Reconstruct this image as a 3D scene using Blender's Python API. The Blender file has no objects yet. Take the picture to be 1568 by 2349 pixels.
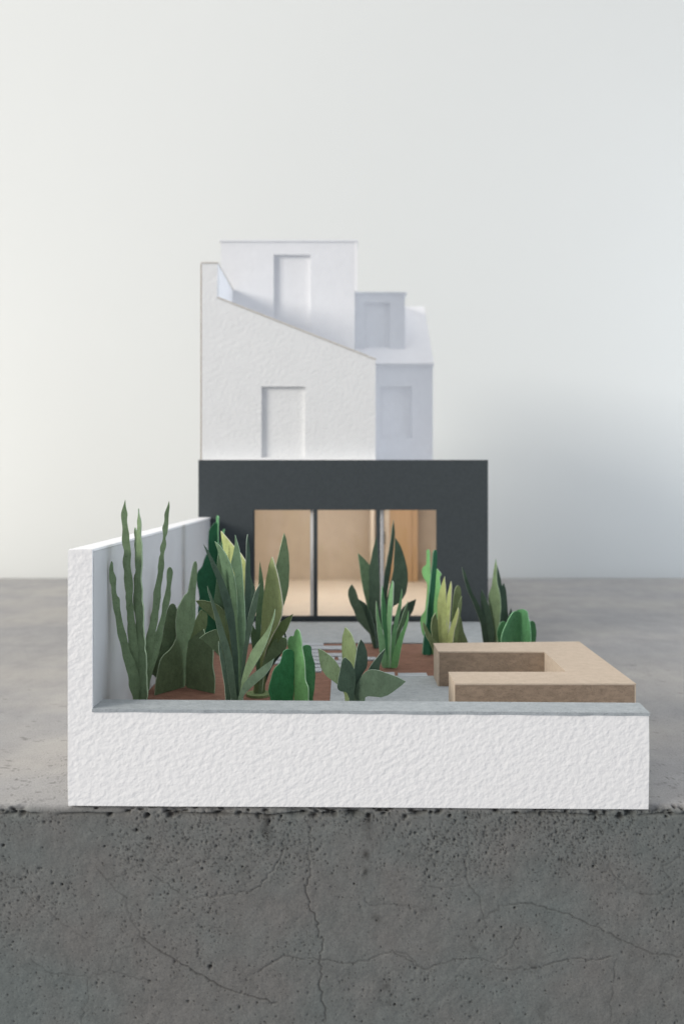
import bpy, math, random
import numpy as np
from mathutils import Vector
from mathutils.geometry import tessellate_polygon
random.seed(7)
# ---------------------------------------------------------------- camera, world, lamps, exposure (1 unit = 1 cm)
EYE, F, VX, VY = 7.56, 1600.0, 780.0, 1097.0        # eye height, focal length and vanishing point (photo 1568 px wide)
sc = bpy.context.scene
C = sc.collection
cam_d = bpy.data.cameras.new("camera"); cam = bpy.data.objects.new("camera", cam_d); C.objects.link(cam)
cam.location = (0, 0, EYE); cam.rotation_euler = (math.radians(90), 0, 0)
cam_d.sensor_fit = 'VERTICAL'; cam_d.sensor_height = 36; cam_d.lens = 36*F/2349
cam_d.shift_x = 4/2349; cam_d.shift_y = -77.5/2349
cam_d.clip_start = 0.5; cam_d.clip_end = 2000
cam_d.dof.use_dof = True; cam_d.dof.focus_distance = 17.8
cam_d.dof.aperture_fstop = (cam_d.lens*1e-3)/(2*0.075)
sc.camera = cam
w = bpy.data.worlds.new("World"); sc.world = w; w.use_nodes = True
w.node_tree.nodes["Background"].inputs[0].default_value = (0.87, 0.91, 1.0, 1)
w.node_tree.nodes["Background"].inputs[1].default_value = 0.52
def area_lamp(name, loc, target, sx, sy, power, col):
    l = bpy.data.lights.new(name, 'AREA'); l.shape = 'RECTANGLE'; l.size = sx; l.size_y = sy
    l.energy = power; l.color = col
    o = bpy.data.objects.new(name, l); C.objects.link(o); o.location = loc
    o.rotation_euler = (Vector(target)-Vector(loc)).to_track_quat('-Z', 'Y').to_euler()
area_lamp("window_light", (-240, -100, 104), (0, 32, 6), 105, 90, 765000, (1.0, 0.945, 0.865))
area_lamp("right_fill_light", (78, 38, 4), (20, 59, -2), 44, 34, 46000, (0.80, 0.89, 1.0))  # added fill lamp out of view, lifts the shadow on the backdrop
area_lamp("backdrop_fill_light", (-60, 38, 0), (-16, 59, -4), 24, 20, 12500, (1.0, 0.955, 0.89))  # added lamp out of view, brightens the lower left of the backdrop
area_lamp("ceiling_light", (-15, 30, 165), (0, 30, 0), 130, 130, 108000, (1.0, 0.97, 0.93))
sc.view_settings.view_transform = 'Standard'; sc.view_settings.look = 'None'
sc.view_settings.exposure = 0; sc.view_settings.gamma = 1
sc.render.engine = 'CYCLES'

# ---------------------------------------------------------------- materials
def mat(name, col, col2=None, scale=6.0, stretch=(1, 1, 1), rough=0.85, bump=0.0, bscale=20.0, bstretch=(1, 1, 1),
        brot=0.0, bdist=0.02, speck=0.0, detail=5.0, spec=0.25, bdetail=4.0):
    m = bpy.data.materials.new(name); m.use_nodes = True
    nt = m.node_tree; N = nt.nodes; L = nt.links
    b = N["Principled BSDF"]; b.inputs["Roughness"].default_value = rough
    b.inputs["Specular IOR Level"].default_value = spec
    tc = N.new("ShaderNodeNewGeometry")
    def noise(sc_, st, det, rot=0.0, r=0.6):
        mp = N.new("ShaderNodeMapping"); L.new(tc.outputs["Position"], mp.inputs[0])
        mp.inputs["Rotation"].default_value = (0, rot, 0); 
        m2 = N.new("ShaderNodeMapping"); L.new(mp.outputs[0], m2.inputs[0]); m2.inputs["Scale"].default_value = st
        n = N.new("ShaderNodeTexNoise"); L.new(m2.outputs[0], n.inputs["Vector"])
        n.inputs["Scale"].default_value = sc_; n.inputs["Detail"].default_value = det; n.inputs["Roughness"].default_value = r
        return n
    col2 = col2 or tuple(c*0.9 for c in col)
    n = noise(scale, stretch, detail)
    r = N.new("ShaderNodeValToRGB"); L.new(n.outputs["Fac"], r.inputs[0])
    r.color_ramp.elements[0].position = 0.36; r.color_ramp.elements[1].position = 0.64
    r.color_ramp.elements[0].color = (*col2, 1); r.color_ramp.elements[1].color = (*col, 1)
    out = r.outputs[0]
    if speck > 0:
        n2 = noise(scale*5, stretch, 2)
        r2 = N.new("ShaderNodeValToRGB"); L.new(n2.outputs["Fac"], r2.inputs[0])
        r2.color_ramp.elements[0].position = 0.30; r2.color_ramp.elements[1].position = 0.46
        r2.color_ramp.elements[0].color = (1-speck,)*3+(1,); r2.color_ramp.elements[1].color = (1, 1, 1, 1)
        mx = N.new("ShaderNodeMix"); mx.data_type = 'RGBA'; mx.blend_type = 'MULTIPLY'; mx.inputs[0].default_value = 1
        L.new(out, mx.inputs[6]); L.new(r2.outputs[0], mx.inputs[7]); out = mx.outputs[2]
    L.new(out, b.inputs["Base Color"])
    if bump > 0:
        nb = noise(bscale, bstretch, bdetail, brot, 0.55)
        bp = N.new("ShaderNodeBump"); bp.inputs["Strength"].default_value = bump; bp.inputs["Distance"].default_value = bdist
        L.new(nb.outputs["Fac"], bp.inputs["Height"]); L.new(bp.outputs[0], b.inputs["Normal"])
    return m
WHITE = (0.87, 0.862, 0.85)
M_wc = mat("white_watercolour_paper", WHITE, (0.85, 0.842, 0.83), 3, bump=1.0, bscale=6.0, bstretch=(1.0, 1.0, 1.25), brot=0.5, bdist=0.027, bdetail=1.8)
M_wch = mat("white_textured_card", (0.775, 0.785, 0.785), (0.755, 0.765, 0.765), 1.5, bump=1.0, bscale=5.0, bstretch=(1.0, 1.0, 1.25), brot=0.5, bdist=0.026, bdetail=2.2)
M_white = mat("white_card", (0.755, 0.765, 0.785), (0.735, 0.745, 0.765), 2, bump=0.5, bscale=6, bdist=0.03, bdetail=1)
M_smooth = mat("smooth_white_card", (0.85, 0.85, 0.86), (0.83, 0.83, 0.84), 2)
M_board = mat("cut_board_edge", (0.68, 0.65, 0.60), (0.58, 0.55, 0.50), 5)
M_wallin = mat("shaded_white_card", (0.57, 0.58, 0.59), (0.54, 0.55, 0.56), 0.8, bump=0.25, bscale=25, bdist=0.01)  # white wall card, its shade put into the grey colour
M_grey = mat("grey_fibre_paper", (0.40, 0.43, 0.445), (0.33, 0.36, 0.375), 5.0, (0.75, 1.4, 1), bump=0.5, bscale=16, bstretch=(0.4, 1, 1), bdist=0.02, speck=0.28)
M_plank = mat("grey_plank_paper", (0.47, 0.50, 0.53), (0.37, 0.40, 0.43), 5, (0.5, 2, 1), bump=0.4, bscale=16, bdist=0.02, speck=0.2)
M_soil = mat("brown_paper", (0.27, 0.145, 0.103), (0.205, 0.108, 0.077), 4, (0.6, 1.4, 1), bump=0.4, bscale=18, bdist=0.02, speck=0.25)
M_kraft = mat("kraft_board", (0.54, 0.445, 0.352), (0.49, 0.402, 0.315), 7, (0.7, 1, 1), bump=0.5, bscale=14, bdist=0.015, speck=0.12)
M_kraftd = mat("brown_and_shaded_kraft", (0.33, 0.25, 0.185), (0.25, 0.19, 0.14), 7, (0.6, 1, 1.3), bump=0.6, bscale=12, bdist=0.02, speck=0.25)  # bench boards: kraft with shade put into the colour; also brown corner edge
M_dark = mat("charcoal_card", (0.060, 0.072, 0.078), (0.052, 0.062, 0.068), 9, bump=0.5, bscale=22, bdist=0.02, rough=0.8)
M_tan = mat("tan_card", (0.66, 0.575, 0.48), (0.62, 0.535, 0.445), 1.5)
M_cream = mat("cream_card", (0.80, 0.72, 0.62), (0.76, 0.68, 0.59), 1.5)
M_wood = mat("orange_wood_card", (0.64, 0.45, 0.28), (0.59, 0.41, 0.25), 1.2, (5, 1, 0.2))
M_back = mat("backdrop_paint", (0.675, 0.69, 0.675), (0.665, 0.68, 0.665), 0.03)
def glass_mat():
    m = bpy.data.materials.new("clear_film"); m.use_nodes = True; nt = m.node_tree; N = nt.nodes; L = nt.links
    for n in list(N):
        if n.type == 'BSDF_PRINCIPLED': N.remove(n)
    t = N.new("ShaderNodeBsdfTransparent"); g = N.new("ShaderNodeBsdfGlossy"); g.inputs["Roughness"].default_value = 0.05
    mx = N.new("ShaderNodeMixShader"); mx.inputs[0].default_value = 0.03
    L.new(t.outputs[0], mx.inputs[1]); L.new(g.outputs[0], mx.inputs[2]); L.new(mx.outputs[0], N["Material Output"].inputs[0])
    return m
M_film = glass_mat()
GREEN = dict(dark=(0.066, 0.108, 0.076), deep=(0.105, 0.158, 0.105), olive=(0.20, 0.26, 0.125), moss=(0.190, 0.270, 0.150),
             lime=(0.42, 0.48, 0.20), sage=(0.24, 0.31, 0.15), emerald=(0.065, 0.27, 0.11), pine=(0.033, 0.145, 0.072),
             bright=(0.19, 0.43, 0.17), leafy=(0.11, 0.30, 0.135), spring=(0.26, 0.50, 0.25), fern=(0.145, 0.235, 0.135), lime2=(0.38, 0.45, 0.22))
MG = {}
for k, c in GREEN.items():
    MG[k] = mat(k+"_green_paper", c, tuple(x*0.78 for x in c), 5, (1, 1, 0.7), bump=0.5, bscale=15, bstretch=(1, 1, 0.8), bdist=0.02, speck=0.22, spec=0.15)
    e = tuple(min(0.62, x*1.5+0.13) for x in c)
    MG[k+"_edge"] = mat(k+"_cut_edge", e, tuple(x*0.85 for x in e), 6)

# ---------------------------------------------------------------- helpers
def P(px, py, Y): return ((px-VX)*Y/F, Y, EYE-(py-VY)*Y/F)
def PX(px, Y): return (px-VX)*Y/F
def PZ(py, Y): return EYE-(py-VY)*Y/F
def obj(name, verts, faces, m, parent=None, mi=None, mats=None, smooth=False):
    me = bpy.data.meshes.new(name); me.from_pydata([tuple(v) for v in verts], [], faces); me.validate(); me.update()
    o = bpy.data.objects.new(name, me); C.objects.link(o)
    for mm in (mats or [m]): me.materials.append(mm)
    if mi: me.polygons.foreach_set("material_index", mi)
    if smooth: me.polygons.foreach_set("use_smooth", [True]*len(me.polygons))
    if parent:
        o.parent = parent; o.matrix_parent_inverse = parent.matrix_world.inverted() if False else o.matrix_parent_inverse
        off = Vector(parent_loc(parent))
        me.transform(__import__('mathutils').Matrix.Translation(-off))
    return o
def parent_loc(p):
    v = Vector(p.location)
    while p.parent: p = p.parent; v = v+Vector(p.location)
    return v
def thing(name, label, cat, loc, group=None):
    o = bpy.data.objects.new(name, None); C.objects.link(o); o.location = loc; o.empty_display_size = 0.5
    o['label'] = label; o['category'] = cat
    if group: o['group'] = group
    return o
def box(name, x0, x1, y0, y1, z0, z1, m, parent=None, bevel=0.0):
    v = [(x, y, z) for z in (z0, z1) for y in (y0, y1) for x in (x0, x1)]
    f = [(0, 2, 3, 1), (4, 5, 7, 6), (0, 1, 5, 4), (2, 6, 7, 3), (0, 4, 6, 2), (1, 3, 7, 5)]
    o = obj(name, v, f, m, parent)
    if bevel:
        b = o.modifiers.new("bevel", 'BEVEL'); b.width = bevel; b.segments = 2
    return o
def hexa(name, bottom, top, m, parent=None, bevel=0.0):
    """prism from two matching loops"""
    n = len(bottom); v = list(bottom)+list(top)
    f = [tuple(reversed(range(n))), tuple(range(n, 2*n))]+[(i, (i+1) % n, n+(i+1) % n, n+i) for i in range(n)]
    o = obj(name, v, f, m, parent)
    if bevel:
        b = o.modifiers.new("bevel", 'BEVEL'); b.width = bevel; b.segments = 2
    return o
def plate(name, outer, holes, th, m, parent=None, edge=None, direction=(0, 1, 0)):
    """flat card with optional holes: outer/holes are 3-D loops in one plane, extruded along direction"""
    loops = [[Vector(p) for p in outer]]+[[Vector(p) for p in h] for h in holes]
    flat = [p for l in loops for p in l]; n = len(flat); d = Vector(direction)*th
    tris = tessellate_polygon(loops)
    v = flat+[p+d for p in flat]; f = []; mi = []
    for t in tris:
        a, b_, c_ = t
        nn = (flat[b_]-flat[a]).cross(flat[c_]-flat[a])
        if nn.dot(d) > 0: a, c_ = c_, a
        f.append((a, b_, c_)); mi.append(0); f.append((a+n, c_+n, b_+n)); mi.append(0)
    s = 0
    for l in loops:
        k = len(l)
        for i in range(k):
            a, b_ = s+i, s+(i+1) % k
            f.append((a, b_, b_+n, a+n)); mi.append(1)
        s += k
    o = obj(name, v, f, m, parent, mi, [m, edge or m])
    return o

# ---------------------------------------------------------------- the setting: concrete slab, backdrop wall
def vnoise(x, y, seed):
    xi = np.floor(x).astype(np.int64); yi = np.floor(y).astype(np.int64); xf = x-xi; yf = y-yi
    def h(a, b):
        n = (a*374761393+b*668265263+seed*974634777) & 0xffffffff
        n = ((n ^ (n >> 13))*1274126177) & 0xffffffff
        n = (n ^ (n >> 16)) & 0xffffffff
        return n/4294967295.0
    u = xf*xf*(3-2*xf); v = yf*yf*(3-2*yf)
    return (h(xi, yi)*(1-u)+h(xi+1, yi)*u)*(1-v)+(h(xi, yi+1)*(1-u)+h(xi+1, yi+1)*u)*v
def fbm(x, y, seed, oct=4):
    s = 0; a = 0.5; t = 0
    for i in range(oct):
        s = s+a*vnoise(x*2**i, y*2**i, seed+i*17); t += a; a *= 0.5
    return s/t
SLAB_Y, FAR = 16.06, 52.8
def build_slab():
    xs = list(np.arange(0, 8.6, 0.024)); x = xs[-1]
    while x < 27: x += 0.13; xs.append(x)
    while x < 95: x += 6; xs.append(x)
    xs = np.array([-a for a in reversed(xs[1:])]+xs)
    # profile (s, y, z, ny, nz): far top -> round edge -> down the front
    prof = []
    R = 0.16
    prof.append((FAR, -16.0, 1, 0)); prof.append((FAR, -0.02, 0.7, 0.7))
    y = FAR-0.02
    while y > SLAB_Y+R:
        prof.append((y, 0.0, 0, 1)); y -= max(0.03, y*y/12096*2.3)
    for i in range(11):
        a = math.pi/2*i/10
        prof.append((SLAB_Y+R-R*math.sin(a), -R+R*math.cos(a), -math.sin(a), math.cos(a)))
    z = -R-0.022
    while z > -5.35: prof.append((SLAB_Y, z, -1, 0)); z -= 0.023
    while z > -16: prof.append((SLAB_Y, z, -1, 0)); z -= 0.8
    prof = np.array(prof)
    prY, prZ, ny, nz = prof.T
    s = np.concatenate([[0], np.cumsum(np.hypot(np.diff(prY), np.diff(prZ)))])
    iedge = int(len(prZ)-np.argmax((prZ[::-1] >= 0)))-1; s = s-s[iedge]     # s = 0 where the edge begins, positive down the front
    X, S = np.meshgrid(xs, s)
    nr, nc = X.shape
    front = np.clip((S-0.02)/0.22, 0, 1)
    # relief
    D = (fbm(X*0.35, S*0.35, 3, 3)-0.5)*0.05
    D += (fbm(X*6, S*6, 5, 4)-0.5)*0.014*(0.4+front)
    D += (fbm(X*22, S*22, 9, 2)-0.5)*0.007*(0.3+front)
    dirt = np.zeros_like(X)
    # broken, chipped arris
    ed = np.exp(-((S-0.17)/0.15)**4)
    chip = np.clip(fbm(X*3.0, S*5, 21, 4)-0.50, 0, 1)*2.2
    gro = np.clip(fbm(X*9.0, S*9, 22, 3)-0.45, 0, 1)*2
    pres = np.clip((fbm(X*0.5, S*0+3, 77, 3)-0.36)*4, 0.1, 1)
    D -= ed*pres*(chip*0.24+gro*0.09)
    dirt += ed*pres*(chip*1.4+gro*0.6)
    wob = (fbm(X*1.2, X*0+1, 31, 4)-0.5)*0.10
    line = np.exp(-((S-0.27-wob)/0.020)**2)*np.clip((fbm(X*0.9, X*0+5, 33, 3)-0.38)*7, 0, 1)
    D -= line*0.05; dirt += line*0.7
    rng = np.random.RandomState(5)
    def local(cx, cs, r):
        i0, i1 = np.searchsorted(xs, [cx-r, cx+r]); j0, j1 = np.searchsorted(s, [cs-r, cs+r])
        return slice(max(j0, 0), max(j1, 0)), slice(max(i0, 0), max(i1, 0))
    def pit(cx, cs, r, dep, dk, asp=1.0):
        sl = local(cx, cs, r*2.6)
        if sl[0].start >= sl[0].stop or sl[1].start >= sl[1].stop: return
        xx = X[sl]-cx; ss = S[sl]-cs
        rr = np.hypot(xx*asp, ss/asp)/r*(0.75+0.5*vnoise(X[sl]/r*1.3, S[sl]/r*1.3, int(cx*100) % 97+3))
        g = np.exp(-rr**4)
        D[sl] -= g*dep; dirt[sl] = np.maximum(dirt[sl], g*dk)
    def f2(px, py):        # photo pixel on the front face -> (x, s)
        return (px-VX)*SLAB_Y/F, -(EYE-(py-VY)*SLAB_Y/F)+0.07
    for i in range(15000):
        cx = rng.uniform(-8.4, 8.4); cs = 0.2+abs(rng.exponential(1.7))
        if cs > 5.2: continue
        if vnoise(np.array(cx*0.9), np.array(cs*0.9), 55) + rng.uniform(-0.25, 0.25) < 0.42: continue
        r = 0.009+0.005*rng.exponential(1.0); pit(cx, cs, min(r, 0.035), r*0.8, rng.uniform(0.25, 1.1), rng.uniform(0.8, 1.5))
    for i in range(260):
        cx = rng.uniform(-8.4, 8.4); cs = rng.uniform(0.3, 5.2); r = rng.uniform(0.014, 0.023); pit(cx, cs, r, r*1.1, 1.1)
    for px, py, r in ((8, 1942, 6), (313, 1908, 7), (345, 1826+100, 4), (143, 2032, 5), (483, 2220, 8), (905, 2307, 5), (556, 1990, 4),
                      (1365, 1880, 7), (1360, 1990, 5), (1068, 1800+79, 5), (1150, 2130, 4), (240, 1945, 4), (812, 2030, 4), (1180, 2085, 4), (1338, 1926, 4)):
        cx, cs = f2(px, py); pit(cx, cs, r*0.0058, 0.05, 1.4)
    for i in range(70):      # larger chips along the arris
        pit(rng.uniform(-8.4, 8.4), rng.uniform(0.08, 0.34), rng.uniform(0.03, 0.075), 0.07, rng.uniform(0.8, 1.5), rng.uniform(0.7, 1.0))
    def crack(pts, wd, dep, dk, jag=0.03, conv=f2):
        pts = [conv(*p) for p in pts]
        fine = []
        for (a, b), (c, d) in zip(pts[:-1], pts[1:]):
            L_ = math.hypot(c-a, d-b); n = max(2, int(L_/0.10))
            for k in range(n):
                t = k/n; fine.append((a+(c-a)*t+rng.normal(0, jag), b+(d-b)*t+rng.normal(0, jag*0.7)))
        fine.append(pts[-1])
        for (a, b), (c, d) in zip(fine[:-1], fine[1:]):
            sl = local((a+c)/2, (b+d)/2, 0.14+math.hypot(c-a, d-b)/2)
            if sl[0].start >= sl[0].stop or sl[1].start >= sl[1].stop: continue
            xx = X[sl]-a; ss = S[sl]-b; dx, ds = c-a, d-b; l2 = dx*dx+ds*ds+1e-9
            t = np.clip((xx*dx+ss*ds)/l2, 0, 1); dist = np.hypot(xx-t*dx, ss-t*ds)
            wv = wd*rng.uniform(0.6, 1.3); g = np.exp(-(dist/wv)**2)
            D[sl] = np.minimum(D[sl], D[sl]*(1-g)-g*dep*0.5)
            dirt[sl] = np.maximum(dirt[sl], g*dk*0.85)
    crack([(712, 2008), (704, 2040), (712, 2080), (728, 2110), (738, 2160), (733, 2210), (736, 2260), (742, 2300), (745, 2349)], 0.015, 0.03, 1.09)
    crack([(708, 1880), (706, 1930), (712, 1990), (712, 2010)], 0.015, 0.02, 0.63)
    crack([(320, 2150), (360, 2180), (420, 2215), (470, 2245), (530, 2275), (580, 2290), (635, 2302)], 0.014, 0.04, 0.9, 0.02)
    crack([(350, 2010), (385, 2030), (420, 2058)], 0.012, 0.03, 0.7, 0.02)
    crack([(215, 1985), (245, 2022), (290, 2065), (300, 2110), (330, 2160)], 0.015, 0.02, 0.57)
    crack([(245, 2022), (310, 1990), (355, 1968), (372, 1930), (375, 1880)], 0.015, 0.02, 0.57)
    crack([(0, 2020), (60, 2055), (130, 2110), (200, 2160)], 0.015, 0.02, 0.46)
    crack([(70, 2205), (105, 2230), (170, 2240), (205, 2243), (250, 2230), (268, 2185), (320, 2160)], 0.015, 0.02, 0.52)
    crack([(205, 2243), (200, 2300), (188, 2349)], 0.015, 0.02, 0.52)
    crack([(250, 2230), (330, 2250), (350, 2255)], 0.015, 0.02, 0.46)
    crack([(452, 2060), (520, 2055), (590, 2040), (625, 2000), (660, 1940)], 0.015, 0.02, 0.46)
    crack([(595, 2230), (650, 2195), (705, 2200), (760, 2205), (800, 2215), (850, 2200), (900, 2185), (970, 2225), (1030, 2205), (1100, 2200), (1130, 2215), (1160, 2190), (1200, 2130)], 0.013, 0.03, 0.7)
    crack([(970, 2225), (935, 2190), (905, 2185)], 0.015, 0.02, 0.57)
    crack([(1200, 2228), (1250, 2215), (1320, 2200), (1380, 2205), (1400, 2195)], 0.013, 0.03, 0.8)
    crack([(1130, 2215), (1150, 2230), (1200, 2222)], 0.015, 0.02, 0.52)
    crack([(1070, 1880), (1075, 1960), (1065, 2010), (1075, 2035), (1095, 2060), (1110, 2110), (1150, 2080), (1220, 2075), (1300, 2100), (1370, 2130), (1430, 2160), (1500, 2190), (1568, 2200)], 0.015, 0.025, 0.69)
    crack([(1390, 1950), (1400, 2000), (1440, 2040), (1500, 2060), (1540, 2030), (1520, 1990), (1560, 1965)], 0.015, 0.02, 0.46)
    crack([(1065, 2030), (1010, 2040), (980, 2035)], 0.015, 0.02, 0.52)
    crack([(1410, 2205), (1405, 2270), (1400, 2349)], 0.015, 0.02, 0.46)
    crack([(1110, 2110), (1107, 2160)], 0.015, 0.02, 0.46)
    crack([(835, 2060), (850, 2080), (905, 2075), (980, 2090)], 0.015, 0.015, 0.40)
    # drip stains
    def stain(px0, py0, px1, py1, wpx, k, seed):
        a = f2(px0, py0); b = f2(px1, py1); w_ = wpx*0.01
        cx = (a[0]+b[0])/2; g = np.exp(-((X-cx-(fbm(S*3, S*0, seed, 2)-0.5)*0.15)/w_)**2)
        g *= np.clip((S-a[1])*8+1, 0, 1)*np.clip((b[1]-S)*2.5+0.2, 0, 1)
        return g*np.clip(fbm(X*7, S*5, seed, 3)-0.25, 0, 1)*k*1.4
    dirt += stain(612, 1875, 612, 1960, 12, 1.5, 61)
    dirt += stain(842, 1870, 838, 2040, 9, 1.3, 63)
    for (px, py, r, k) in ((862, 2108, 14, 1.0), (888, 2290, 22, 0.9), (1085, 2175, 16, 0.5), (560, 1992, 20, 0.5), (1250, 2320, 24, 0.5), (1220, 2220, 12, 0.9), (1345, 2160, 16, .5), (880, 2265, 18, 0.9), (590, 2085, 16, .5), (700, 2050, 20, .3)):
        cx, cs = f2(px, py); rr = np.hypot(X-cx, S-cs)/(r*0.01)
        dirt += np.exp(-rr**2)*np.clip(fbm(X*8, S*8, int(px), 3)-0.38, 0, 1)*2.2*k
    # top face: fine crazing near the front
    top = np.where(S < 0)
    for i in range(230):
        side = -1 if i % 3 else 1
        cx = side*rng.uniform(5.5, 12.5); cs = -abs(rng.exponential(2.3))-0.05
        if abs(cx) < 7.2 and side > 0: continue
        pts = [(cx, cs)]
        for k in range(rng.randint(2, 5)): pts.append((pts[-1][0]+rng.uniform(-0.35, 0.35), pts[-1][1]+rng.uniform(-0.16, 0.16)))
        crack(pts, 0.012, 0.02, rng.uniform(0.35, 0.9), 0.02, conv=lambda a, b: (a, b))
    for i in range(260):
        cx = rng.uniform(-13, 13); cs = -abs(rng.exponential(6))-0.05
        pit(cx, cs, rng.uniform(0.02, 0.06), 0.02, rng.uniform(0.3, 0.8), rng.uniform(0.5, 0.9))
    PYg = prY[:, None]+D*ny[:, None]; PZg = prZ[:, None]+D*nz[:, None]
    # keep the bed of the model flat so nothing pokes through it
    flat = (S < -0.02)
    PZg = np.where(flat, np.minimum(PZg, 0.0)-0.0, PZg)
    co = np.stack([X, PYg, PZg], -1).reshape(-1, 3)
    # far underside/back closing row
    idx = np.arange(nr*nc).reshape(nr, nc)
    a = idx[:-1, :-1].ravel(); b = idx[:-1, 1:].ravel(); c = idx[1:, 1:].ravel(); d = idx[1:, :-1].ravel()
    F4 = np.stack([a, d, c, b], 1)
    me = bpy.data.meshes.new("concrete_slab")
    me.vertices.add(nr*nc); me.vertices.foreach_set("co", co.ravel())
    me.loops.add(F4.size); me.loops.foreach_set("vertex_index", F4.ravel().astype(np.int32))
    me.polygons.add(len(F4)); me.polygons.foreach_set("loop_start", np.arange(0, F4.size, 4, dtype=np.int32))
    me.polygons.foreach_set("loop_total", np.full(len(F4), 4, dtype=np.int32))
    me.update(calc_edges=True)
    me.polygons.foreach_set("use_smooth", np.ones(len(F4), dtype=bool))
    at = me.attributes.new("dirt", 'FLOAT', 'POINT'); at.data.foreach_set("value", np.clip(dirt, 0, 1.6).ravel().astype(np.float32))
    at = me.attributes.new("front_mask", 'FLOAT', 'POINT'); at.data.foreach_set("value", front.ravel().astype(np.float32))
    o = bpy.data.objects.new("concrete_slab", me); C.objects.link(o); o['kind'] = 'structure'
    o['label'] = "cracked grey concrete slab with pitted dark front face under the paper house"
    # material
    m = bpy.data.materials.new("weathered_concrete"); m.use_nodes = True; nt = m.node_tree; N = nt.nodes; L = nt.links
    bs = N["Principled BSDF"]; bs.inputs["Roughness"].default_value = 0.82; bs.inputs["Specular IOR Level"].default_value = 0.3
    g = N.new("ShaderNodeNewGeometry")
    def nz_(scale, det, st=(1, 1, 1), rg=0.6):
        mp = N.new("ShaderNodeMapping"); mp.inputs["Scale"].default_value = st; L.new(g.outputs["Position"], mp.inputs[0])
        n = N.new("ShaderNodeTexNoise"); n.inputs["Scale"].default_value = scale; n.inputs["Detail"].default_value = det
        n.inputs["Roughness"].default_value = rg; L.new(mp.outputs[0], n.inputs["Vector"]); return n
    def ramp(src, p0, c0, p1, c1):
        r = N.new("ShaderNodeValToRGB"); L.new(src, r.inputs[0]); e = r.color_ramp.elements
        e[0].position = p0; e[0].color = (*c0, 1); e[1].position = p1; e[1].color = (*c1, 1); return r
    def mixc(a, b, fac, mode='MIX', facv=1.0):
        mx = N.new("ShaderNodeMix"); mx.data_type = 'RGBA'; mx.blend_type = mode
        if fac is None: mx.inputs[0].default_value = facv
        else: L.new(fac, mx.inputs[0])
        L.new(a, mx.inputs[6])
        if isinstance(b, tuple): mx.inputs[7].default_value = (*b, 1)
        else: L.new(b, mx.inputs[7])
        return mx.outputs[2]
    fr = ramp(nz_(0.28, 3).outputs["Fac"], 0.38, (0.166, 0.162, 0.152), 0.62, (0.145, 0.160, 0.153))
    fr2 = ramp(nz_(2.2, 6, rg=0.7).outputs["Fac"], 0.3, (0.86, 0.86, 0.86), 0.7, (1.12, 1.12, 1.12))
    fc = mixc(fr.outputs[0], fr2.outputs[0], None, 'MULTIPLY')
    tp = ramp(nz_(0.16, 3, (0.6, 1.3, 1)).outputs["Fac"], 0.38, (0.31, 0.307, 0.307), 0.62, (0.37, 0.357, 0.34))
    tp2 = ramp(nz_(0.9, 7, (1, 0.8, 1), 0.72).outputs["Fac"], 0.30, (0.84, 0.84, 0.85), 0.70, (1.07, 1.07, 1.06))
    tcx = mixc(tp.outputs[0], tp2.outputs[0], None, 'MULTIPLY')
    af = N.new("ShaderNodeAttribute"); af.attribute_name = "front_mask"
    base = mixc(tcx, fc, af.outputs["Fac"])  # front face gets a darker base colour than the top
    grain = ramp(nz_(24, 3).outputs["Fac"], 0.3, (0.86, 0.86, 0.86), 0.7, (1.1, 1.1, 1.1))
    base = mixc(base, grain.outputs[0], None, 'MULTIPLY')
    spk = ramp(nz_(15, 2, rg=0.7).outputs["Fac"], 0.27, (0.38, 0.37, 0.36), 0.37, (1, 1, 1))
    base = mixc(base, spk.outputs[0], None, 'MULTIPLY', 0.8)
    ad = N.new("ShaderNodeAttribute"); ad.attribute_name = "dirt"
    dr = N.new("ShaderNodeMapRange"); dr.inputs[1].default_value = 0; dr.inputs[2].default_value = 1.3; dr.inputs[4].default_value = 0.9
    L.new(ad.outputs["Fac"], dr.inputs[0])
    base = mixc(base, (0.022, 0.019, 0.017), dr.outputs[0])
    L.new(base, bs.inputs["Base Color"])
    bp = N.new("ShaderNodeBump"); bp.inputs["Strength"].default_value = 0.5; bp.inputs["Distance"].default_value = 0.02
    L.new(nz_(14, 5, rg=0.7).outputs["Fac"], bp.inputs["Height"]); L.new(bp.outputs[0], bs.inputs["Normal"])
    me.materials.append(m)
build_slab()
bw = plate("backdrop_wall", [(-180, 59, -45), (180, 59, -45), (180, 59, 140), (-180, 59, 140)], [], 2.0, M_back)
bw['kind'] = 'structure'; bw['label'] = "plain off-white wall standing behind the concrete slab"

# ---------------------------------------------------------------- garden ground (base, soil, paving, planks)
FL = EYE-6.29
gb = hexa("garden_base", [(-6.17, 16.07, 0.004), (7.02, 16.07, 0.004), (7.08, 16.7, 0.004), (7.6, 17.5, 0.004), (7.66, 22.4, 0.004), (6.7, 27, 0.004), (6.40, 30.4, 0.004), (-6.17, 30.4, 0.004)],
          [(-6.17, 16.07, FL-0.02), (7.02, 16.07, FL-0.02), (7.08, 16.7, FL-0.02), (7.6, 17.5, FL-0.02), (7.66, 22.4, FL-0.02), (6.7, 27, FL-0.02), (6.40, 30.4, FL-0.02), (-6.17, 30.4, FL-0.02)], M_board)
gb['kind'] = 'structure'; gb['label'] = "board base carrying the brown soil and grey paving of the paper garden"
def sheet(name, loop, z, m, th=0.02):
    return hexa(name, [(x, y, z-th) for x, y in loop], [(x, y, z) for x, y in loop], m, gb)
sheet("soil", [(-5.66, 16.72), (7.05, 16.72), (7.55, 17.5), (7.62, 22.4), (6.68, 26.9), (6.66, 27.0), (-5.66, 27.0)], FL, M_soil, 0.016)
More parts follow.
